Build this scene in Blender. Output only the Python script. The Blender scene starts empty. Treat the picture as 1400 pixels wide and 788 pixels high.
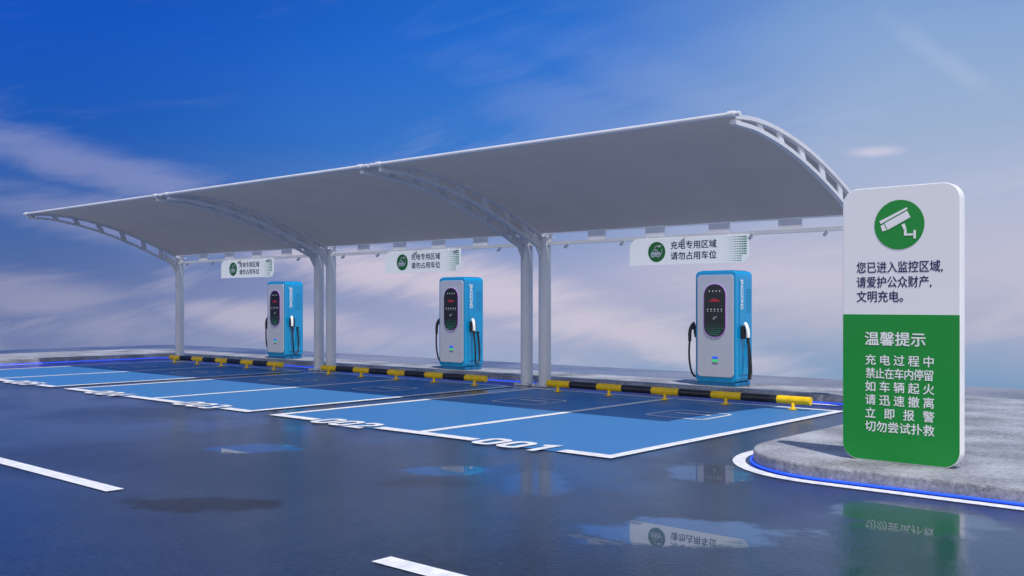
import bpy, bmesh, math, random
from mathutils import Vector, Matrix
random.seed(4)
R=math.radians
scene=bpy.context.scene
scene.view_settings.view_transform='Standard'
scene.view_settings.look='None'
scene.view_settings.exposure=0

def lin(r,g,b):
    f=lambda c:(c/255/12.92) if c/255<=0.04045 else ((c/255+0.055)/1.055)**2.4
    return (f(r),f(g),f(b),1)

# ------------------------------------------------------------ materials
def mat(name,col,rough=0.5,metal=0.0,emit=None,estr=0,noise=0.0,nscale=8,coat=0.0,bump=0.0,bscale=60,spec=0.5):
    m=bpy.data.materials.new(name); m.use_nodes=True
    nt=m.node_tree; b=nt.nodes['Principled BSDF']
    b.inputs['Base Color'].default_value=(*col[:3],1)
    b.inputs['Roughness'].default_value=rough
    b.inputs['Metallic'].default_value=metal
    b.inputs['Coat Weight'].default_value=coat
    b.inputs['Specular IOR Level'].default_value=spec
    if emit:
        b.inputs['Emission Color'].default_value=(*emit[:3],1)
        b.inputs['Emission Strength'].default_value=estr
    tc=nt.nodes.new('ShaderNodeTexCoord')
    if noise>0:
        n=nt.nodes.new('ShaderNodeTexNoise'); n.inputs['Scale'].default_value=nscale; n.inputs['Detail'].default_value=6
        nt.links.new(tc.outputs['Object'],n.inputs['Vector'])
        mr=nt.nodes.new('ShaderNodeMapRange'); mr.inputs[1].default_value=0.3; mr.inputs[2].default_value=0.7
        mr.inputs[3].default_value=1-noise; mr.inputs[4].default_value=1+noise
        nt.links.new(n.outputs['Fac'],mr.inputs[0])
        mx=nt.nodes.new('ShaderNodeVectorMath'); mx.operation='SCALE'
        mx.inputs[0].default_value=col[:3]
        nt.links.new(mr.outputs[0],mx.inputs['Scale'])
        nt.links.new(mx.outputs[0],b.inputs['Base Color'])
        r2=nt.nodes.new('ShaderNodeMapRange'); r2.inputs[1].default_value=0.3; r2.inputs[2].default_value=0.7
        r2.inputs[3].default_value=max(0.02,rough-0.08); r2.inputs[4].default_value=min(1,rough+0.08)
        nt.links.new(n.outputs['Fac'],r2.inputs[0]); nt.links.new(r2.outputs[0],b.inputs['Roughness'])
    if bump>0:
        n2=nt.nodes.new('ShaderNodeTexNoise'); n2.inputs['Scale'].default_value=bscale; n2.inputs['Detail'].default_value=4
        nt.links.new(tc.outputs['Object'],n2.inputs['Vector'])
        bp=nt.nodes.new('ShaderNodeBump'); bp.inputs['Strength'].default_value=bump; bp.inputs['Distance'].default_value=0.01
        nt.links.new(n2.outputs['Fac'],bp.inputs['Height']); nt.links.new(bp.outputs[0],b.inputs['Normal'])
    return m

M={}
M['white_steel']=mat('white_steel',(0.66,0.67,0.72),0.35,noise=0.06,nscale=3)
M['white_panel']=mat('white_panel',(0.84,0.84,0.86),0.4,noise=0.02,nscale=2)
M['glow_panel']=mat('white_panel_glow',(0.84,0.85,0.87),0.4,noise=0.02,nscale=2,emit=(0.9,0.95,1.0),estr=0.32)  # white sign panel with added glow to brighten it under the canopy
M['green']=mat('green_print',lin(0,140,50),0.4,noise=0.03,nscale=2)
M['navy']=mat('navy_print',lin(14,30,90),0.5)
M['whiteink']=mat('white_print',(0.88,0.88,0.88),0.5)
M['teal']=mat('teal_dots',lin(40,170,140),0.5)
M['roadwhite']=mat('road_white',(0.78,0.78,0.79),0.45,noise=0.14,nscale=14,bump=0.3,bscale=200)
M['body_blue']=mat('cyan_paint',lin(0,150,205),0.28,noise=0.04,nscale=4,coat=0.3)
M['body_blue_dark']=mat('cyan_paint_dark',lin(4,112,165),0.4)
M['silver']=mat('silver_panel',(0.52,0.54,0.61),0.35,metal=0.2,noise=0.04,nscale=5)
M['black']=mat('black_rubber',(0.012,0.012,0.014),0.45)
M['screen']=mat('screen_glass',(0.008,0.009,0.014),0.12)
M['rimp']=mat('screen_rim',lin(200,150,225),0.4,emit=lin(190,100,225),estr=0.3)
M['icon']=mat('screen_icon',(0.5,0.5,0.55),0.4,emit=(0.7,0.72,0.8),estr=0.15)
M['icong']=mat('screen_green',lin(40,150,110),0.4,emit=lin(40,190,130),estr=0.12)
M['iconr']=mat('screen_red',lin(150,30,45),0.4,emit=lin(220,40,60),estr=0.10)
M['markb']=mat('mark_blue',lin(20,90,220),0.4,emit=lin(20,90,230),estr=0.5)
M['markg']=mat('mark_green',lin(60,200,120),0.4,emit=lin(60,210,120),estr=0.4)
M['yellow']=mat('yellow_paint',lin(240,196,0),0.4,noise=0.12,nscale=9)
M['blackpaint']=mat('black_paint',(0.02,0.02,0.022),0.35,noise=0.3,nscale=9)
M['led']=mat('blue_led',lin(30,80,255),0.4,emit=lin(40,85,255),estr=0.9)
M['seam']=mat('membrane_seam',(0.20,0.205,0.23),0.8)

def concrete():
    m=bpy.data.materials.new('concrete_paving'); m.use_nodes=True; nt=m.node_tree; b=nt.nodes['Principled BSDF']
    tc=nt.nodes.new('ShaderNodeTexCoord')
    n1=nt.nodes.new('ShaderNodeTexNoise'); n1.inputs['Scale'].default_value=1.6; n1.inputs['Detail'].default_value=8
    n2=nt.nodes.new('ShaderNodeTexNoise'); n2.inputs['Scale'].default_value=24; n2.inputs['Detail'].default_value=8; n2.inputs['Roughness'].default_value=0.82
    for n in (n1,n2): nt.links.new(tc.outputs['Object'],n.inputs['Vector'])
    a=nt.nodes.new('ShaderNodeMath'); a.operation='MULTIPLY_ADD'; a.inputs[1].default_value=0.42
    nt.links.new(n1.outputs['Fac'],a.inputs[0])
    s=nt.nodes.new('ShaderNodeMath'); s.operation='MULTIPLY'; s.inputs[1].default_value=0.58
    nt.links.new(n2.outputs['Fac'],s.inputs[0]); nt.links.new(s.outputs[0],a.inputs[2])
    cr=nt.nodes.new('ShaderNodeValToRGB')
    cr.color_ramp.elements[0].position=0.40; cr.color_ramp.elements[0].color=(0.12,0.125,0.145,1)
    cr.color_ramp.elements[1].position=0.61; cr.color_ramp.elements[1].color=(0.46,0.47,0.51,1)
    nt.links.new(a.outputs[0],cr.inputs[0]); nt.links.new(cr.outputs[0],b.inputs['Base Color'])
    b.inputs['Roughness'].default_value=0.7
    bp=nt.nodes.new('ShaderNodeBump'); bp.inputs['Strength'].default_value=0.8; bp.inputs['Distance'].default_value=0.012
    nt.links.new(n2.outputs['Fac'],bp.inputs['Height']); nt.links.new(bp.outputs[0],b.inputs['Normal'])
    return m
M['concrete']=concrete()

def wet(name,c0,c1,rlo,rhi,bstr,pscale=0.35,lo=0.42,hi=0.62,spec=0.5,tint=None,dark_patches=(),pools=(),bsc=48,bd=0.004):
    m=bpy.data.materials.new(name); m.use_nodes=True; nt=m.node_tree; b=nt.nodes['Principled BSDF']
    geo=nt.nodes.new('ShaderNodeNewGeometry'); pos=geo.outputs['Position']
    def noi(s,d=5,r=0.55):
        n=nt.nodes.new('ShaderNodeTexNoise'); n.inputs['Scale'].default_value=s; n.inputs['Detail'].default_value=d; n.inputs['Roughness'].default_value=r
        nt.links.new(pos,n.inputs['Vector']); return n
    def MA(op,*a,clamp=False):
        n=nt.nodes.new('ShaderNodeMath'); n.operation=op; n.use_clamp=clamp
        for i,v in enumerate(a):
            if isinstance(v,(int,float)): n.inputs[i].default_value=v
            else: nt.links.new(v,n.inputs[i])
        return n.outputs[0]
    big=noi(pscale,6); mid=noi(3,6,0.6); fine=noi(bsc,5,0.7)
    def MR(v,a,b_,c,d,sm=False):
        n=nt.nodes.new('ShaderNodeMapRange'); n.interpolation_type='SMOOTHSTEP' if sm else 'LINEAR'
        for i,x in enumerate((a,b_,c,d)): n.inputs[i+1].default_value=x
        nt.links.new(v,n.inputs[0]); return n.outputs[0]
    dry=MR(big.outputs['Fac'],lo,hi,0,1)
    def blob(cx,cy,rx,ry,ang,amt):
        mp=nt.nodes.new('ShaderNodeMapping'); mp.vector_type='TEXTURE'
        mp.inputs['Location'].default_value=(cx,cy,0); mp.inputs['Rotation'].default_value=(0,0,R(ang)); mp.inputs['Scale'].default_value=(rx,ry,1000)
        nt.links.new(pos,mp.inputs['Vector'])
        ln=nt.nodes.new('ShaderNodeVectorMath'); ln.operation='LENGTH'; nt.links.new(mp.outputs[0],ln.inputs[0])
        return MR(MA('MULTIPLY_ADD',mid.outputs['Fac'],1.6,ln.outputs['Value']),1.50,1.85,amt,0,True)
    cm=nt.nodes.new('ShaderNodeMix'); cm.data_type='RGBA'
    cm.inputs[6].default_value=(*c0,1); cm.inputs[7].default_value=(*c1,1)
    f=MA('MULTIPLY_ADD',MR(fine.outputs['Fac'],0.35,0.65,0,1),0.6,MA('MULTIPLY',mid.outputs['Fac'],0.4))
    nt.links.new(f,cm.inputs[0]); col=cm.outputs[2]
    specv=None
    for s_ in dark_patches:
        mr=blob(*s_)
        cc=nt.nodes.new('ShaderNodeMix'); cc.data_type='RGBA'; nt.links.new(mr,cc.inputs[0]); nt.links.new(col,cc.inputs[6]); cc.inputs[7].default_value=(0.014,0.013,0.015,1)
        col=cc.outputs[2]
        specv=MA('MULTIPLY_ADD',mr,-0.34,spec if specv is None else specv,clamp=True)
    pool=None
    for p_ in pools:
        q=blob(*p_); pool=q if pool is None else MA('MAXIMUM',pool,q)
    if pool is not None:
        dry=MA('MULTIPLY',dry,MA('SUBTRACT',1.0,pool),clamp=True)
        nt.links.new(pool,b.inputs['Coat Weight']); b.inputs['Coat Roughness'].default_value=0.01; b.inputs['Coat IOR'].default_value=1.9
    rough=MR(dry,0,1,rlo,rhi)
    nt.links.new(col,b.inputs['Base Color']); nt.links.new(rough,b.inputs['Roughness'])
    if specv is None: b.inputs['Specular IOR Level'].default_value=spec
    else: nt.links.new(specv,b.inputs['Specular IOR Level'])
    if tint: b.inputs['Specular Tint'].default_value=(*tint,1)
    bp=nt.nodes.new('ShaderNodeBump'); bp.inputs['Distance'].default_value=bd
    nt.links.new(MR(dry,0,1,bstr*0.2,bstr),bp.inputs['Strength'])
    nt.links.new(fine.outputs['Fac'],bp.inputs['Height']); nt.links.new(bp.outputs[0],b.inputs['Normal'])
    return m
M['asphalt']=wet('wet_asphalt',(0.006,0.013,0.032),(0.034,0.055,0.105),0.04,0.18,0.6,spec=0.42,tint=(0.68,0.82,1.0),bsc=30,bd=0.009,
    dark_patches=[(-6.15,3.75,0.62,0.30,41,0.85),(-5.6,5.35,0.45,0.22,41,0.5)],  # darker, less glossy patches in the road colour
    pools=[(-3.2,5.2,0.72,0.42,41,1.0),(-2.3,6.6,0.55,0.6,41,0.6),(-4.2,7.2,0.35,0.5,41,0.6),(-5.85,5.85,0.42,0.26,41,0.7),(-8.15,5.5,0.45,0.34,41,0.8),(-4.95,5.9,0.28,0.6,41,0.5)])
M['bay']=wet('blue_bay_paint',(0.035,0.155,0.37),(0.060,0.205,0.46),0.36,0.55,0.25,spec=0.16)

def membrane():
    m=bpy.data.materials.new('canopy_membrane'); m.use_nodes=True; nt=m.node_tree
    b=nt.nodes['Principled BSDF']; out=nt.nodes['Material Output']
    tc=nt.nodes.new('ShaderNodeTexCoord')
    n=nt.nodes.new('ShaderNodeTexNoise'); n.inputs['Scale'].default_value=1.2; n.inputs['Detail'].default_value=5
    nt.links.new(tc.outputs['Object'],n.inputs['Vector'])
    cr=nt.nodes.new('ShaderNodeValToRGB')
    cr.color_ramp.elements[0].position=0.3; cr.color_ramp.elements[0].color=(0.275,0.275,0.295,1)
    cr.color_ramp.elements[1].position=0.7; cr.color_ramp.elements[1].color=(0.32,0.32,0.34,1)
    nt.links.new(n.outputs['Fac'],cr.inputs[0]); nt.links.new(cr.outputs[0],b.inputs['Base Color'])
    b.inputs['Roughness'].default_value=0.8; b.inputs['Specular IOR Level'].default_value=0.2
    n2=nt.nodes.new('ShaderNodeTexNoise'); n2.inputs['Scale'].default_value=160
    nt.links.new(tc.outputs['Object'],n2.inputs['Vector'])
    bp=nt.nodes.new('ShaderNodeBump'); bp.inputs['Strength'].default_value=0.25; bp.inputs['Distance'].default_value=0.003
    nt.links.new(n2.outputs['Fac'],bp.inputs['Height']); nt.links.new(bp.outputs[0],b.inputs['Normal'])
    t=nt.nodes.new('ShaderNodeBsdfTranslucent'); t.inputs[0].default_value=(0.46,0.45,0.47,1)
    mx=nt.nodes.new('ShaderNodeMixShader'); mx.inputs[0].default_value=0.14
    nt.links.new(b.outputs[0],mx.inputs[1]); nt.links.new(t.outputs[0],mx.inputs[2]); nt.links.new(mx.outputs[0],out.inputs[0])
    return m
M['membrane']=membrane()

# ------------------------------------------------------------ helpers
def empty(name,loc=(0,0,0)):
    o=bpy.data.objects.new(name,None); scene.collection.objects.link(o); o.location=loc; o.empty_display_size=0.2; return o
def mk(name,parent,bm,m,smooth=False,bevel=0,bseg=3):
    bmesh.ops.recalc_face_normals(bm,faces=bm.faces[:])
    me=bpy.data.meshes.new(name); bm.to_mesh(me); bm.free()
    for mm in (m if isinstance(m,(list,tuple)) else [m]): me.materials.append(mm)
    if smooth:
        for p in me.polygons: p.use_smooth=True
    o=bpy.data.objects.new(name,me); scene.collection.objects.link(o)
    if parent: o.parent=parent
    if bevel>0:
        md=o.modifiers.new('bevel','BEVEL'); md.width=bevel; md.segments=bseg; md.limit_method='ANGLE'; md.angle_limit=R(40)
    return o
def box(name,parent,c,s,m,bevel=0,bseg=3):
    bm=bmesh.new(); bmesh.ops.create_cube(bm,size=1)
    for v in bm.verts: v.co=Vector((v.co.x*s[0]+c[0],v.co.y*s[1]+c[1],v.co.z*s[2]+c[2]))
    return mk(name,parent,bm,m,bevel=bevel,bseg=bseg)
def P3(plane,u,v,w):
    return {'XZ':(u,w,v),'XY':(u,v,w),'YZ':(w,u,v)}[plane]
def prism(name,parent,pts,plane,w0,w1,m,bevel=0):
    bm=bmesh.new()
    if abs(w1-w0)<1e-6:
        bm.faces.new([bm.verts.new(P3(plane,u,v,w0)) for u,v in pts])
        return mk(name,parent,bm,m)
    a=[bm.verts.new(P3(plane,u,v,w0)) for u,v in pts]; b=[bm.verts.new(P3(plane,u,v,w1)) for u,v in pts]
    bm.faces.new(a); bm.faces.new(b[::-1])
    n=len(pts)
    for i in range(n): bm.faces.new([a[i],a[(i+1)%n],b[(i+1)%n],b[i]])
    return mk(name,parent,bm,m,bevel=bevel,bseg=2)
def rrect(cx,cy,w,h,rad,n=7):
    if not isinstance(rad,(list,tuple)): rad=[rad]*4   # bl br tr tl
    pts=[]
    cs=[(-1,-1,180),(1,-1,270),(1,1,0),(-1,1,90)]
    for (sx,sy,a0),r in zip(cs,rad):
        if r<=0: pts.append((cx+sx*w/2,cy+sy*h/2)); continue
        ox=cx+sx*(w/2-r); oy=cy+sy*(h/2-r)
        for i in range(n+1):
            a=R(a0+90*i/n); pts.append((ox+r*math.cos(a),oy+r*math.sin(a)))
    return pts
def circ(cx,cy,r,n=40): return [(cx+r*math.cos(2*math.pi*i/n),cy+r*math.sin(2*math.pi*i/n)) for i in range(n)]
def band(name,parent,outer,inner,plane,w0,w1,m,closed=True):
    bm=bmesh.new(); n=len(outer)
    L=[[bm.verts.new(P3(plane,u,v,w)) for u,v in pts] for pts,w in ((outer,w0),(inner,w0),(outer,w1),(inner,w1))] if abs(w1-w0)>1e-6 else [[bm.verts.new(P3(plane,u,v,w0)) for u,v in pts] for pts in (outer,inner)]
    for i in range(n if closed else n-1):
        j=(i+1)%n
        bm.faces.new([L[0][i],L[0][j],L[1][j],L[1][i]])
        if len(L)==4:
            bm.faces.new([L[2][i],L[2][j],L[3][j],L[3][i]])
            bm.faces.new([L[0][i],L[0][j],L[2][j],L[2][i]])
            bm.faces.new([L[1][i],L[1][j],L[3][j],L[3][i]])
    return mk(name,parent,bm,m)
def ribbon(name,parent,pts,wd,plane,w,m,closed=False):
    n=len(pts); out=[];inn=[]
    for i,p in enumerate(pts):
        p=Vector(p)
        a=Vector(pts[(i-1)%n]) if (closed or i>0) else None
        b=Vector(pts[(i+1)%n]) if (closed or i<n-1) else None
        d1=(p-a).normalized() if a is not None else (b-p).normalized()
        d2=(b-p).normalized() if b is not None else d1
        n1=Vector((-d1.y,d1.x)); n2=Vector((-d2.y,d2.x)); mm=(n1+n2).normalized(); k=wd/2/max(0.5,mm.dot(n1))
        out.append(tuple(p+mm*k)); inn.append(tuple(p-mm*k))
    return band(name,parent,out,inn,plane,w,w,m,closed=closed)
def sweep(name,parent,pts,r,m,seg=12,smooth_path=False):
    cu=bpy.data.curves.new(name,'CURVE'); cu.dimensions='3D'; cu.bevel_depth=r; cu.bevel_resolution=max(1,seg//4); cu.use_fill_caps=True
    if smooth_path:
        sp=cu.splines.new('NURBS'); sp.points.add(len(pts)-1); sp.order_u=4; sp.use_endpoint_u=True; sp.resolution_u=8
    else:
        sp=cu.splines.new('POLY'); sp.points.add(len(pts)-1)
    for p,q in zip(sp.points,pts): p.co=(*q,1)
    cu.materials.append(m)
    t=bpy.data.objects.new('tmp',cu); scene.collection.objects.link(t)
    dg=bpy.context.evaluated_depsgraph_get()
    me=bpy.data.meshes.new_from_object(t.evaluated_get(dg)); bpy.data.objects.remove(t); me.name=name
    for p in me.polygons: p.use_smooth=True
    if not me.materials: me.materials.append(m)
    o=bpy.data.objects.new(name,me); scene.collection.objects.link(o)
    if parent: o.parent=parent
    return o
def bars(name,parent,segs,w,m):
    bm=bmesh.new()
    for p,q in segs:
        p=Vector(p); q=Vector(q); d=q-p; L=d.length
        if L<1e-5: continue
        z=d.normalized(); x=Vector((1,0,0)) if abs(z.x)<0.9 else Vector((0,1,0))
        y=z.cross(x).normalized(); x=y.cross(z).normalized()
        wx,wy=(w if isinstance(w,tuple) else (w,w))
        vs=[]
        for e in (p,q):
            for a,b_ in ((-1,-1),(1,-1),(1,1),(-1,1)): vs.append(bm.verts.new(e+x*a*wx/2+y*b_*wy/2))
        for f in ((0,1,2,3),(7,6,5,4),(0,4,5,1),(1,5,6,2),(2,6,7,3),(3,7,4,0)): bm.faces.new([vs[i] for i in f])
    return mk(name,parent,bm,m)
def text(name,parent,s,size,loc,rot,m,width=None,bold=0.0,sx=1.0):
    cu=bpy.data.curves.new(name,'FONT'); cu.body=s; cu.size=size; cu.align_x='CENTER'; cu.align_y='CENTER'
    cu.resolution_u=4
    t=bpy.data.objects.new('tmp',cu); scene.collection.objects.link(t)
    dg=bpy.context.evaluated_depsgraph_get()
    me=bpy.data.meshes.new_from_object(t.evaluated_get(dg)); bpy.data.objects.remove(t); me.name=name
    me.materials.clear(); me.materials.append(m)
    xs=[v.co.x for v in me.vertices]; k=sx
    cx=0
    if width: k=width/(max(xs)-min(xs)); cx=(max(xs)+min(xs))/2
    for v in me.vertices: v.co.x=(v.co.x-cx)*k
    if bold>0:
        bm=bmesh.new()
        for i,(dx,dy) in enumerate(((0,0),(bold,0),(-bold,0),(0,bold*0.7),(0,-bold*0.7))):
            b0=len(bm.verts); bm.from_mesh(me); bm.verts.ensure_lookup_table()
            for v in bm.verts[b0:]: v.co+=Vector((dx,dy,0.00025*i))
        bm.to_mesh(me); bm.free()
    o=bpy.data.objects.new(name,me); scene.collection.objects.link(o)
    if parent: o.parent=parent
    o.location=loc; o.rotation_euler=rot
    return o
def fillet(poly,rads,closed=True,n=10):
    out=[]; N=len(poly)
    for i in range(N):
        p=Vector(poly[i]); r=rads[i]
        if r<=0 or (not closed and i in (0,N-1)): out.append(tuple(p)); continue
        a=Vector(poly[i-1]); b=Vector(poly[(i+1)%N])
        d1=(a-p).normalized(); d2=(b-p).normalized()
        s=p+d1*r; e=p+d2*r; c=p+d1*r+d2*r
        a0=math.atan2((s-c).y,(s-c).x); a1=math.atan2((e-c).y,(e-c).x)
        da=(a1-a0+math.pi)%(2*math.pi)-math.pi
        for k in range(n+1):
            t=a0+da*k/n; out.append((c.x+r*math.cos(t),c.y+r*math.sin(t)))
    return out

# ------------------------------------------------------------ ground
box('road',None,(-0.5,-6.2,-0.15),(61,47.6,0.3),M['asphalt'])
KH=0.12
poly=[(9,7.45),(9,14.4),(-26.3,14.4),(-26.3,7.45),(-23.4,7.45),(-23.4,13.2),(-4.3,13.2),(-4.3,7.45)]
prism('concrete_pavement',None,fillet(poly,[0,0.5,0.8,0.5,0.5,0.6,0.6,1.0]),'XY',0.0,KH,M['concrete'],bevel=0.02)
def kpath(d):
    return fillet([(9,7.45-d),(-4.3-d,7.45-d),(-4.3-d,13.2-d),(-23.4+d,13.2-d),(-23.4+d,7.45-d),(-26.3,7.45-d)],[0,1+d,max(.1,.6-d),max(.1,.6-d),.5+d,0],closed=False,n=12)
sweep('kerb_light_strip',None,[(x,y,0.014) for x,y in kpath(0.022)],0.010,M['led'],8)
band('kerb_edge_line',None,kpath(0.18),kpath(0.07),'XY',0.005,0.005,M['roadwhite'],closed=False)
for i,(x0,x1) in enumerate([(-10.1,-7.1),(-16.1,-13.1),(-4.1,-1.1),(1.9,4.9)]):
    prism('lane_marking',None,[(x0,3.50),(x1,3.50),(x1,3.64),(x0,3.64)],'XY',0.005,0.005,M['roadwhite'])

# ------------------------------------------------------------ parking bays
YF,YB=7.24,12.42
LW=0.12
def quad(name,parent,x0,x1,y0,y1,z,m): return prism(name,parent,[(x0,y0),(x1,y0),(x1,y1),(x0,y1)],'XY',z,z,m)
def digit(parent,ch,cx,cy,w,h,st,z):
    hw,hh=w/2-st/2,h/2-st/2
    D={'0':(rrect(0,0,2*hw,2*hh,min(hw,hh)*0.75,6),True),
       '1':([(-0.09,hh-0.05),(0.02,hh),(0.02,-hh-st/2)],False),
       '2':([(-hw,hh*0.55),(-hw*0.7,hh),(hw*0.6,hh),(hw,hh*0.6),(hw,hh*0.25),(-hw,-hh),(hw+st/2,-hh)],False),
       '3':([(-hw,hh*0.8),(-hw*0.6,hh),(hw*0.6,hh),(hw,hh*0.65),(hw*0.9,hh*0.2),(hw*0.3,0),(hw*0.9,-hh*0.2),(hw,-hh*0.65),(hw*0.6,-hh),(-hw*0.6,-hh),(-hw,-hh*0.8)],False),
       '4':([(hw*0.45,-hh-st/2),(hw*0.45,hh),(-hw,-hh*0.35),(hw+st/2,-hh*0.35)],False),
       '5':([(hw,hh),(-hw*0.8,hh),(-hw,0.02),(hw*0.5,0.04),(hw,-hh*0.3),(hw,-hh*0.65),(hw*0.6,-hh),(-hw*0.6,-hh),(-hw,-hh*0.7)],False),
       '6':([(hw*0.8,hh),(-hw*0.3,hh),(-hw,hh*0.3),(-hw,-hh*0.6),(-hw*0.6,-hh),(hw*0.6,-hh),(hw,-hh*0.6),(hw,-0.04),(hw*0.6,0.06),(-hw,0.03)],False)}
    pts,cl=D[ch]
    ribbon('bay_number_digit',parent,[(cx+a,cy+b) for a,b in pts],st,'XY',z,M['roadwhite'],closed=cl)
nb=0
for g in range(3):
    x0=-5.2-5.72*g
    for k in range(2):
        nb+=1
        xr=x0-2.62*k; xl=xr-2.62
        p=empty('parking_bay',((xl+xr)/2,(YF+YB)/2,0)); W=xr-xl; D=YB-YF
        quad('blue_surface',p,-W/2,W/2,-D/2+0.005,D/2,0.004,M['bay'])
        z=0.008
        if k==0: quad('side_line',p,W/2-LW,W/2,-D/2,D/2,z,M['roadwhite'])
        quad('divider_line',p,-W/2,-W/2+(LW/2 if k==0 else LW),-D/2,D/2,z,M['roadwhite'])
        if k==1: quad('divider_line_half',p,W/2-LW/2,W/2,-D/2,D/2,z,M['roadwhite'])
        quad('back_line',p,-W/2+LW,W/2-LW,D/2-0.1,D/2,z,M['roadwhite'])
        a=-W/2+(LW/2 if k==0 else LW); b_=W/2-(LW if k==0 else LW/2)
        tx=0.12
        quad('front_line_left',p,a,tx-0.56,-D/2,-D/2+0.16,z,M['roadwhite'])
        quad('front_line_right',p,tx+0.56,b_,-D/2,-D/2+0.16,z,M['roadwhite'])
        for i,ch in enumerate('%03d'%nb):
            digit(p,ch,tx-0.33+i*0.33,-D/2+0.08,0.29,0.44,0.09,0.012)
        o=rrect(0,0.9,0.86,0.8,0.12); i_=rrect(0,0.9,0.78,0.72,0.09)
        band('floor_symbol_frame',p,o,i_,'XY',z,z,M['roadwhite'])
        quad('floor_symbol_bar',p,-0.25,0.25,0.96,1.03,z,M['roadwhite'])

# ------------------------------------------------------------ wheel stops
for g in range(3):
    p=empty('wheel_stop_barrier',(-7.75-5.75*g,12.15,0))
    L=4.4; ly,lb=0.46,0.525; x=-L/2
    for i in range(9):
        s=ly if i%2==0 else lb
        sweep('pipe_band_%d'%i,p,[(x,0,0.13),(x+s,0,0.13)],0.055,M['yellow'] if i%2==0 else M['blackpaint'],16)
        if i%2==0:
            xc=x+s/2
            sweep('leg_%d'%i,p,[(xc,0,0.10),(xc,-0.03,0.085),(xc,-0.035,0.0)],0.026,M['yellow'],12)
            box('foot_%d'%i,p,(xc,-0.03,0.015),(0.10,0.10,0.012),M['yellow'],0.003)
        x+=s

# ------------------------------------------------------------ canopy
prof=[(9.2,3.36),(9.7,3.39),(10.3,3.345),(11.0,3.21),(11.7,3.0),(12.3,2.765),(12.72,2.58)]
def pf(t):
    n=len(prof)-1; x=min(max(t,0),1)*n; i=min(int(x),n-1); f=x-i
    p=[Vector(prof[max(0,min(n,j))]) for j in (i-1,i,i+1,i+2)]
    return 0.5*((2*p[1])+(-p[0]+p[2])*f+(2*p[0]-5*p[1]+4*p[2]-p[3])*f*f+(-p[0]+3*p[1]-3*p[2]+p[3])*f**3)
canopy=empty('carport_canopy',(0,0,0))
XR=-5.06; PT=5.74
frames=[]
for g in range(3):
    xa,xb=XR-PT*g, XR-PT*(g+1)
    a=xa-(0.0 if g==0 else 0.2); b_=xb+(0.0 if g==2 else 0.2)
    frames+= [a,b_]
    bm=bmesh.new(); NU,NV=24,24; grid=[]
    sagf=lambda u,t: -0.06*math.sin(math.pi*u)*math.sin(math.pi*t)
    for i in range(NU+1):
        u=i/NU; x=xa+(xb-xa)*u; row=[]
        for j in range(NV+1):
            t=j/NV; q=pf(t)
            row.append(bm.verts.new((x,q.x,q.y+sagf(u,t))))
        grid.append(row)
    for i in range(NU):
        for j in range(NV): bm.faces.new([grid[i][j],grid[i+1][j],grid[i+1][j+1],grid[i][j+1]])
    mk('membrane_%d'%g,canopy,bm,M['membrane'],smooth=True)
    sweep('front_pipe_%d'%g,canopy,[(xa+(0.10 if g==0 else -0.02),9.18,3.36),(xb-(0.10 if g==2 else -0.02),9.18,3.36)],0.026,M['white_steel'],16)
    sweep('rear_edge_pipe_%d'%g,canopy,[(xa,12.73,2.585),(xb,12.73,2.585)],0.016,M['white_steel'],12)
    bars('beam_chords_%d'%g,canopy,[((xa,12.84,2.595),(xb,12.84,2.595)),((xa,12.84,2.405),(xb,12.84,2.405))],(0.07,0.055),M['white_steel'])
    segs=[]; nn=5
    for i in range(nn+1):
        x=a+(b_-a)*i/nn
        segs.append(((x,12.84,2.42),(x,12.84,2.58)))
    bars('beam_webs_%d'%g,canopy,segs,(0.34,0.03),M['white_steel'])
    for i in range(5):
        x=a+(b_-a)*(i+0.5)/5
        sweep('spot_stem_%d_%d'%(g,i),canopy,[(x,12.80,2.39),(x,12.76,2.34)],0.010,M['white_steel'],8)
        sweep('spot_head_%d_%d'%(g,i),canopy,[(x,12.77,2.35),(x,12.71,2.32)],0.024,M['white_steel'],12)
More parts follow.
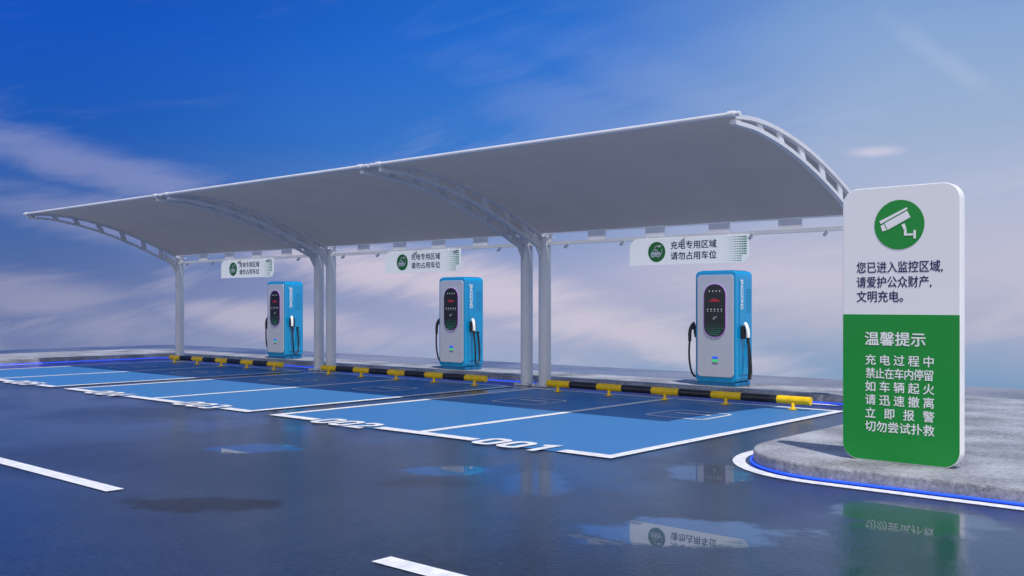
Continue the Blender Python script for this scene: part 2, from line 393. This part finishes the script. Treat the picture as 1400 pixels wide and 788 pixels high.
for k,x in enumerate(frames):
    N=30
    top=[];bot=[]
    for j in range(N+1):
        t=j/N; q=pf(t); dq=(pf(min(1,t+.02))-pf(max(0,t-.02))).normalized(); nrm=Vector((dq.y,-dq.x))
        if nrm.y>0: nrm=-nrm
        d=0.045+0.155*math.sin(math.pi*min(1,t*0.55+0.02))
        top.append(q+nrm*0.02); bot.append(q+nrm*(0.02+d))
    top3=[(x,v.x,v.y) for v in top]+[(x,12.80,2.50)]; bot3=[(x,v.x,v.y) for v in bot]+[(x,12.80,2.30)]
    bars('rib_top_chord_%d'%k,canopy,list(zip(top3[:-1],top3[1:])),(0.06,0.045),M['white_steel'])
    bars('rib_bottom_chord_%d'%k,canopy,list(zip(bot3[:-1],bot3[1:])),(0.06,0.045),M['white_steel'])
    # web plates between long slanted slots
    bm=bmesh.new()
    for j in range(1,N-1,4):
        ring=[top[j],top[j+1],bot[min(N,j+2)],bot[j+1]]
        if j<3: ring=[top[0],top[2],bot[2],bot[0]]
        va=[bm.verts.new((x-0.010,v.x,v.y)) for v in ring]; vb=[bm.verts.new((x+0.010,v.x,v.y)) for v in ring]
        bm.faces.new(va); bm.faces.new(vb)
        for q in range(4): bm.faces.new([va[q],va[(q+1)%4],vb[(q+1)%4],vb[q]])
    mk('rib_web_plates_%d'%k,canopy,bm,M['white_steel'])
    box('nose_plate_%d'%k,canopy,(x,9.25,3.325),(0.03,0.10,0.08),M['white_steel'],0.01)
    sweep('pipe_clamp_%d'%k,canopy,[(x-0.04,9.18,3.36),(x+0.04,9.18,3.36)],0.036,M['white_steel'],16)
    sweep('column_%d'%k,canopy,[(x,12.86,0.02),(x,12.86,2.50)],0.105,M['white_steel'],32)
    box('column_base_plate_%d'%k,canopy,(x,12.86,0.016),(0.32,0.32,0.024),M['white_steel'],0.004)
    box('column_cap_%d'%k,canopy,(x,12.86,2.51),(0.24,0.24,0.02),M['white_steel'],0.004)
    prism('column_gusset_%d'%k,canopy,[(12.77,2.12),(12.77,2.42),(12.45,2.62),(12.40,2.58),(12.60,2.38),(12.71,2.20)],'YZ',x-0.012,x+0.012,M['white_steel'])
    for s1,s2 in ((-1,-1),(1,-1),(1,1),(-1,1)):
        box('bolt_%d'%k,canopy,(x+s1*0.13,12.86+s2*0.13,0.04),(0.025,0.025,0.03),M['silver'])

# ------------------------------------------------------------ hanging signs
RX=(R(90),0,0)
def car_icon(p,cx,cz,r,y):
    prism('icon_disc',p,circ(cx,cz,r),'XZ',y,y-0.002,M['green'])
    y2=y-0.003
    f=lambda a:[(cx+u*r,cz+v*r) for u,v in a]
    prism('icon_car_body',p,f([(-.68,-.42),(-.60,-.48),(.42,-.48),(.48,-.40),(.48,-.14),(.36,-.02),(.20,.02),(.06,.26),(-.40,.26),(-.54,.0),(-.66,-.08)]),'XZ',y2,y2-0.0015,M['whiteink'])
    prism('icon_window_a',p,f([(-.36,.17),(-.16,.17),(-.16,.0),(-.46,.0)]),'XZ',y2-.003,y2-.004,M['green'])
    prism('icon_window_b',p,f([(-.10,.17),(.02,.17),(.10,.0),(-.10,.0)]),'XZ',y2-.003,y2-.004,M['green'])
    for sx in (-.38,.22):
        prism('icon_tyre_gap',p,f(circ(sx,-.46,.17,20)),'XZ',y2-.003,y2-.004,M['green'])
        prism('icon_tyre',p,f(circ(sx,-.46,.11,20)),'XZ',y2-.0055,y2-.0065,M['whiteink'])
    pts=[(-.2,.30),(-.2,.50),(.0,.58),(.16,.56)]
    sweep('icon_cable',p,[(cx+u*r,y2-.002,cz+v*r) for u,v in pts],0.05*r,M['whiteink'],8)
    prism('icon_plug',p,f([(.14,.44),(.14,.68),(.34,.68),(.46,.60),(.46,.52),(.34,.44)]),'XZ',y2,y2-.0015,M['whiteink'])
    prism('icon_prong_a',p,f([(.44,.62),(.60,.62),(.60,.66),(.40,.66)]),'XZ',y2,y2-.0015,M['whiteink'])
    prism('icon_prong_b',p,f([(.44,.46),(.60,.46),(.60,.50),(.44,.50)]),'XZ',y2,y2-.0015,M['whiteink'])
    prism('icon_tail',p,f([(.48,-.3),(.62,-.2),(.60,.1),(.72,.3),(.66,.32),(.53,.12),(.55,-.16),(.46,-.24)]),'XZ',y2,y2-.0015,M['whiteink'])
for g in range(3):
    p=empty('hanging_sign',(-7.8-5.75*g,12.80,2.185))
    w,h=2.04,0.40
    prism('panel',p,rrect(0,0,w,h,[0.0,0.13,0.0,0.13]),'XZ',-0.015,0.015,M['glow_panel'],bevel=0.003)
    ys=-0.017
    car_icon(p,-0.52,0.0,0.155,ys)
    text('text_line_1',p,'充电专用区域',0.13,(0.12,ys,0.08),RX,M['navy'],width=0.78,bold=0.003)
    text('text_line_2',p,'请勿占用车位',0.13,(0.12,ys,-0.08),RX,M['navy'],width=0.78,bold=0.003)
    bm=bmesh.new()
    for i in range(13):
        for j in range(11):
            u=0.66+i*0.027; v=-0.17+j*0.034
            rr=0.003+0.0105*(i/12)
            if u>w/2-0.02: continue
            if v<-0.10 and u>w/2-0.10: continue
            bmesh.ops.create_circle(bm,cap_ends=True,segments=8,radius=rr,matrix=Matrix.Translation((u,ys-0.001,v))@Matrix.Rotation(R(90),4,'X'))
    mk('halftone_dots',p,bm,M['teal'])
    for x in (-0.7,0.7):
        sweep('hanger',p,[(x,0,0.2),(x,0.02,0.22)],0.012,M['white_steel'],8)

# ------------------------------------------------------------ chargers
def charger(x,y):
    p=empty('ev_charger',(x,y,KH)); W,D,H=0.72,0.50,1.78
    box('base_plinth',p,(0,0,0.03),(W-0.04,D-0.04,0.06),M['body_blue_dark'],0.01)
    prism('shell',p,rrect(0,0.06+(H-0.06)/2,W,H-0.06,0.075),'XZ',-D/2,D/2,M['body_blue'],bevel=0.018)
    yf=-D/2
    prism('front_panel',p,rrect(0.0,0.93,W-0.09,1.58,0.06),'XZ',yf-0.022,yf-0.002,M['silver'],bevel=0.008)
    y1=yf-0.024
    sc=(0.0,1.17)
    prism('screen_rim',p,rrect(*sc,0.39,0.83,0.18,12),'XZ',y1-0.006,y1,M['rimp'])
    prism('screen',p,rrect(*sc,0.372,0.812,0.17,12),'XZ',y1-0.012,y1-0.008,M['screen'])
    y2=y1-0.014
    bm=bmesh.new()
    def add(u,v,w,h):
        vs=[bm.verts.new((a,y2,b)) for a,b in ((u-w/2,v-h/2),(u+w/2,v-h/2),(u+w/2,v+h/2),(u-w/2,v+h/2))]; bm.faces.new(vs)
    for i in range(4): add(-0.09+i*0.06,1.47,0.018,0.022)
    for i in range(5):
        add(-0.12+i*0.06,1.185,0.020,0.020); add(-0.12+i*0.06,1.155,0.026,0.006)
    add(0.0,1.055,0.010,0.04); add(-0.02,1.045,0.010,0.026); add(0.03,1.07,0.026,0.008)
    mk('screen_icons',p,bm,M['icon'])
    prism('screen_car',p,[(-0.08,1.305),(0.09,1.305),(0.10,1.325),(0.06,1.335),(0.03,1.352),(-0.03,1.352),(-0.06,1.335),(-0.09,1.325)],'XZ',y2-0.001,y2-0.001,M['iconr'])
    bm=bmesh.new()
    for i in range(11):
        for j in range(7):
            u=-0.15+i*0.03; v=0.80+j*0.03
            if abs(u)>0.165-max(0,(0.9-v))*0.9: continue
            bmesh.ops.create_circle(bm,cap_ends=True,segments=6,radius=0.009-0.001*j,matrix=Matrix.Translation((u,y2,v))@Matrix.Rotation(R(90),4,'X'))
    mk('screen_dots',p,bm,M['icong'])
    prism('badge_top',p,rrect(0,0.44,0.10,0.035,0.01),'XZ',y1-0.003,y1,M['markb'])
    prism('badge_bottom',p,rrect(0,0.395,0.10,0.035,0.01),'XZ',y1-0.003,y1,M['markg'])
    box('badge_caption',p,(0,y1-0.001,0.35),(0.10,0.002,0.008),M['navy'])
    for sx in (1,-1):
        xs=sx*(W/2)
        box('side_panel',p,(xs+sx*0.006,0.02,0.93),(0.012,D-0.12,1.5),M['body_blue'],0.004)
        bm=bmesh.new()
        for j in list(range(16))+list(range(36,52)):
            for i in range(8):
                bmesh.ops.create_cube(bm,size=1,matrix=Matrix.Translation((xs+sx*0.0125,0.03+i*0.021,0.30+j*0.0235))@Matrix.Diagonal((0.003,0.010,0.010,1)))
        mk('side_vents',p,bm,M['body_blue_dark'])
        hy=-0.10
        box('holster',p,(xs+sx*0.045,hy,0.84),(0.07,0.13,0.20),M['black'],0.02)
        box('holster_face',p,(xs+sx*0.085,hy,0.86),(0.02,0.10,0.13),M['black'],0.01)
        gm=M['whiteink'] if sx==1 else M['black']
        sweep('gun_head',p,[(xs+sx*0.07,hy-0.02,0.87),(xs+sx*0.13,hy-0.05,0.93)],0.035,M['black'],14)
        sweep('gun_body',p,[(xs+sx*0.08,hy-0.035,0.97),(xs+sx*0.13,hy-0.06,0.94),(xs+sx*0.155,hy-0.07,0.85),(xs+sx*0.15,hy-0.07,0.76)],0.028,gm,14,smooth_path=True)
        sweep('gun_grip',p,[(xs+sx*0.15,hy-0.07,0.78),(xs+sx*0.15,hy-0.07,0.68)],0.026,M['black'],12)
        pts=[(xs+sx*0.15,hy-0.07,0.70),(xs+sx*0.17,hy-0.07,0.55),(xs+sx*0.17,hy-0.05,0.30),(xs+sx*0.13,hy-0.02,0.14),(xs+sx*0.11,hy+0.06,0.10),
             (xs+sx*0.10,hy+0.14,0.18),(xs+sx*0.07,hy+0.17,0.38),(xs+sx*0.05,hy+0.17,0.60),(xs+sx*0.03,hy+0.17,0.70),(xs+sx*0.0,hy+0.17,0.72)]
        sweep('charging_cable',p,pts,0.016,M['black'],12,smooth_path=True)
        sweep('cable_gland',p,[(xs+sx*0.01,hy+0.17,0.72),(xs+sx*0.035,hy+0.17,0.705)],0.03,M['black'],12)
    t=text('side_lettering',p,'JINGGONG',0.11,(0,0,0),(0,0,0),M['whiteink'],width=0.46,bold=0.003)
    t.matrix_local=Matrix.Translation((W/2+0.0135,-0.11,1.42))@Matrix(((0,0,1,0),(0,1,0,0),(-1,0,0,0),(0,0,0,1)))
    box('top_lip',p,(0,0,H+0.004),(W-0.16,D-0.06,0.012),M['body_blue_dark'],0.004)
for g in range(3): charger(-7.74-5.75*g,13.80)

# ------------------------------------------------------------ big sign
sg=empty('notice_sign',(-2.895,8.02,KH))
w,h,th=0.93,2.22,0.11
b0=1.31-KH
full=rrect(0,h/2,w,h,0.13,10)
prism('board',sg,full,'XZ',-th/2,th/2,M['white_panel'],bevel=0.006)
yy=-th/2
prism('green_face',sg,rrect(0,(b0)/2+0.004,w-0.008,b0-0.008,[0.125,0.125,0,0],10),'XZ',yy-0.003,yy-0.0005,M['green'])
cz=2.03-KH; y=yy-0.001
prism('camera_icon_disc',sg,circ(0,cz,0.198,56),'XZ',y-0.002,y,M['green'])
def rotp(pts,ang,cx,cy):
    c,s=math.cos(R(ang)),math.sin(R(ang)); return [(cx+u*c-v*s,cy+u*s+v*c) for u,v in pts]
k=0.198; y2=y-0.0035
def ic(n,pts): prism(n,sg,[(u*k,cz+v*k) for u,v in pts],'XZ',y2-0.002,y2,M['whiteink'])
ic('icon_camera_body',rotp([(-.52,-.20),(.50,-.20),(.50,.10),(-.52,.10)],27,-.08,.22))
ic('icon_camera_hood',rotp([(-.66,.15),(.55,.15),(.55,.23),(-.66,.28)],27,-.08,.22))
ic('icon_camera_lens',rotp([(-.74,-.15),(-.56,-.19),(-.56,.09),(-.70,.09)],27,-.08,.22))
ic('icon_camera_arm_a',[(.10,-.02),(.22,.04),(.30,-.20),(.20,-.24)])
ic('icon_camera_arm_b',[(.20,-.26),(.30,-.20),(.30,-.38),(.56,-.38),(.56,-.46),(.20,-.46)])
ic('icon_camera_mount',rrect(.62,-.42,.09,.34,.02))
yt=yy-0.0015
def line(n,s,size,px0,px1,z,m,bold,yt=yt):
    text(n,sg,s,size,((px0+px1)/2,yt,z),RX,m,width=px1-px0,bold=bold)
line('white_text_1','您已进入监控区域,',0.098,-0.345,0.335,1.685-KH,M['navy'],0.0014)
line('white_text_2','请爱护公众财产,',0.098,-0.345,0.25,1.565-KH,M['navy'],0.0014)
line('white_text_3','文明充电。',0.098,-0.345,0.03,1.448-KH,M['navy'],0.0014)
yt2=yy-0.005
line('green_heading','温馨提示',0.118,-0.275,0.205,1.105-KH,M['whiteink'],0.0022,yt=yt2)
rows=[list('充电过程中'),list('禁止在车内停留'),list('如车辆起火'),list('请迅速撤离'),list('立即报警'),list('切勿尝试扑救')]
for i,rw in enumerate(rows):
    z=0.935-0.108*i-KH
    x0,x1=-0.275+0.045,0.275-0.045
    for j,ch in enumerate(rw):
        x=x0+(x1-x0)*j/(len(rw)-1)
        text('green_text_%d_%d'%(i+1,j+1),sg,ch,0.092,(x,yt2,z),RX,M['whiteink'],bold=0.0013,sx=1.0 if len(rw)<7 else 0.88)

# ------------------------------------------------------------ world
wd=bpy.data.worlds.new('World'); scene.world=wd; wd.use_nodes=True
nt=wd.node_tree; nt.nodes.clear()
out=nt.nodes.new('ShaderNodeOutputWorld'); bg=nt.nodes.new('ShaderNodeBackground')
nt.links.new(bg.outputs[0],out.inputs[0])
tc=nt.nodes.new('ShaderNodeTexCoord')
def mth(op,a,b=None,c=None,clamp=False):
    n=nt.nodes.new('ShaderNodeMath'); n.operation=op; n.use_clamp=clamp
    for i,v in enumerate((a,b,c)):
        if v is None: continue
        if isinstance(v,(int,float)): n.inputs[i].default_value=v
        else: nt.links.new(v,n.inputs[i])
    return n.outputs[0]
def mrange(v,a,b,c=0.0,d=1.0,smooth=True):
    n=nt.nodes.new('ShaderNodeMapRange'); n.interpolation_type='SMOOTHSTEP' if smooth else 'LINEAR'
    for i,x in enumerate((a,b,c,d)): n.inputs[i+1].default_value=x
    nt.links.new(v,n.inputs[0]); return n.outputs[0]
rot=nt.nodes.new('ShaderNodeMapping'); rot.vector_type='POINT'; rot.inputs['Rotation'].default_value=(0,0,R(-41.4))
nt.links.new(tc.outputs['Generated'],rot.inputs['Vector'])
sep=nt.nodes.new('ShaderNodeSeparateXYZ'); nt.links.new(rot.outputs[0],sep.inputs[0])
sx,sy,sz=sep.outputs
def noise(vec,scale,detail,rough=0.55,dist=0.0):
    n=nt.nodes.new('ShaderNodeTexNoise'); n.inputs['Scale'].default_value=scale; n.inputs['Detail'].default_value=detail
    n.inputs['Roughness'].default_value=rough; n.inputs['Distortion'].default_value=dist
    nt.links.new(vec,n.inputs['Vector']); return n.outputs['Fac']
def mapping(vec,rotv,scl,loc=(0,0,0)):
    a=nt.nodes.new('ShaderNodeMapping'); a.inputs['Rotation'].default_value=rotv; nt.links.new(vec,a.inputs['Vector'])
    b=nt.nodes.new('ShaderNodeMapping'); b.inputs['Scale'].default_value=scl; b.inputs['Location'].default_value=loc; nt.links.new(a.outputs[0],b.inputs['Vector'])
    return b.outputs[0]
def ramp(fac,stops):
    c=nt.nodes.new('ShaderNodeValToRGB'); nt.links.new(fac,c.inputs[0]); e=c.color_ramp.elements
    while len(e)<len(stops): e.new(0.5)
    for el,(p,col) in zip(e,stops): el.position=p; el.color=col
    return c.outputs[0]
def mixc(f,a,b):
    n=nt.nodes.new('ShaderNodeMix'); n.data_type='RGBA'
    if isinstance(f,(int,float)): n.inputs[0].default_value=f
    else: nt.links.new(f,n.inputs[0])
    for i,v in ((6,a),(7,b)):
        if isinstance(v,tuple): n.inputs[i].default_value=v
        else: nt.links.new(v,n.inputs[i])
    return n.outputs[2]
soft=noise(mapping(rot.outputs[0],(0,R(14),0),(1.6,1.6,6)),1.0,4)
zz=mth('MULTIPLY_ADD',mth('SUBTRACT',soft,0.5),0.08,sz)
ef=mth('MULTIPLY_ADD',zz,2.0,0.2,clamp=True)     # (z+.1)/.5
def pz(z): return (z+0.1)*2
def rr_(l): return ramp(ef,[(pz(z),lin(*c)) for z,c in l])
Lr=rr_([(-.09,(118,130,170)),(-.03,(106,120,166)),(.03,(76,102,160)),(.10,(52,94,166)),(.17,(18,86,180)),(.26,(6,80,188)),(.4,(4,66,160))])
Cr=rr_([(-.09,(142,162,196)),(-.03,(162,168,200)),(.03,(148,158,198)),(.10,(100,136,192)),(.17,(56,120,202)),(.26,(32,108,206)),(.4,(20,90,180))])
Rr=rr_([(-.09,(110,150,190)),(-.03,(166,174,200)),(.03,(186,186,208)),(.10,(172,182,210)),(.17,(154,175,208)),(.26,(134,165,210)),(.4,(80,130,195))])
sxx=mth('MULTIPLY_ADD',mth('SUBTRACT',soft,0.5),0.3,mth('MULTIPLY_ADD',mth('MAXIMUM',mth('SUBTRACT',0.12,sz),0.0),0.6,sx))
base=mixc(mrange(sxx,-0.42,0.08),Lr,Cr)
base=mixc(mrange(sxx,0.0,0.42),base,Rr)
c1=noise(mapping(rot.outputs[0],(0,R(16),0),(2.2,2.2,11),(3.1,0,1.7)),1.5,8,0.58,0.5)
cf=mrange(c1,0.50,0.76)
low=mrange(sz,0.26,0.0,0.08,0.50)
cloud=mth('MULTIPLY',cf,low)
syp=mth('MAXIMUM',sy,0.05)
A=mth('DIVIDE',sx,syp); E=mth('DIVIDE',sz,syp)
wisp=noise(mapping(rot.outputs[0],(0,R(14),0),(3,3,16),(7.7,0,2.2)),2.0,8,0.6,0.8)
comb=nt.nodes.new('ShaderNodeCombineXYZ'); nt.links.new(A,comb.inputs[0]); nt.links.new(E,comb.inputs[1])
front=mrange(sy,0.2,0.4)
for (ax,el,rx,ry,ang,amt) in [(-0.44,0.142,0.16,0.020,-14,0.25),(-0.40,0.085,0.20,0.022,-10,0.20),(-0.05,0.015,0.27,0.026,-13,0.75),(0.12,-0.030,0.20,0.020,-15,0.75),
        (-0.24,-0.018,0.13,0.016,-8,0.5),(0.365,0.154,0.026,0.0055,2,0.85),(0.30,0.02,0.14,0.045,-6,0.35),(0.44,0.245,0.07,0.012,-35,0.18),(0.05,0.19,0.12,0.04,-30,0.10),(0.2,0.2,0.2,0.03,-20,0.08),(-0.47,0.0,0.12,0.03,-10,0.28)]:
    mp=nt.nodes.new('ShaderNodeMapping'); mp.vector_type='TEXTURE'
    mp.inputs['Location'].default_value=(ax,el,0); mp.inputs['Rotation'].default_value=(0,0,R(ang)); mp.inputs['Scale'].default_value=(rx,ry,1)
    nt.links.new(comb.outputs[0],mp.inputs['Vector'])
    ln=nt.nodes.new('ShaderNodeVectorMath'); ln.operation='LENGTH'; nt.links.new(mp.outputs[0],ln.inputs[0])
    g=mrange(mth('MULTIPLY_ADD',mth('SUBTRACT',wisp,0.5),2.6,ln.outputs['Value']),1.5,0.1,0.0,amt)
    cloud=mth('MAXIMUM',cloud,mth('MULTIPLY',g,front))
ccol=rr_([(-.05,(202,196,212)),(.04,(216,204,217)),(.14,(205,200,220)),(.3,(190,208,235))])
withc=mixc(cloud,base,ccol)
rear_fill=mth('MULTIPLY',mth('MULTIPLY',mrange(sy,0.2,-0.6),mrange(sz,-0.10,0.08)),mrange(sz,0.85,0.35,0.08,1.0))  # brighter sky added behind the camera as fill light for front faces
full_=mixc(rear_fill,withc,(1.0,1.03,1.12,1))
sky=nt.nodes.new('ShaderNodeTexSky'); sky.sky_type='NISHITA'; sky.sun_disc=False
D=Vector((-0.366,0.215,-0.905)).normalized()
sky.sun_elevation=math.asin(-D.z); sky.sun_rotation=math.atan2(-D.x,-D.y)
sk=nt.nodes.new('ShaderNodeVectorMath'); sk.operation='SCALE'; sk.inputs['Scale'].default_value=0.003
nt.links.new(sky.outputs[0],sk.inputs[0])
ad=nt.nodes.new('ShaderNodeVectorMath'); ad.operation='ADD'
nt.links.new(full_,ad.inputs[0]); nt.links.new(sk.outputs[0],ad.inputs[1])
nt.links.new(ad.outputs[0],bg.inputs[0]); bg.inputs[1].default_value=1.0

sd=bpy.data.lights.new('sun','SUN'); sd.energy=3.6; sd.angle=R(0.5); sd.color=(1.0,0.96,0.9)
so=bpy.data.objects.new('sun',sd); scene.collection.objects.link(so)
so.rotation_euler=D.to_track_quat('-Z','Y').to_euler()

cd=bpy.data.cameras.new('camera'); cam=bpy.data.objects.new('camera',cd); scene.collection.objects.link(cam)
cam.location=(0,0,1.4); cam.rotation_euler=(R(90),0,R(41.4))
cd.sensor_width=36; cd.lens=34.69; cd.shift_y=0.015; cd.clip_end=2000; cd.clip_start=0.05
scene.camera=cam
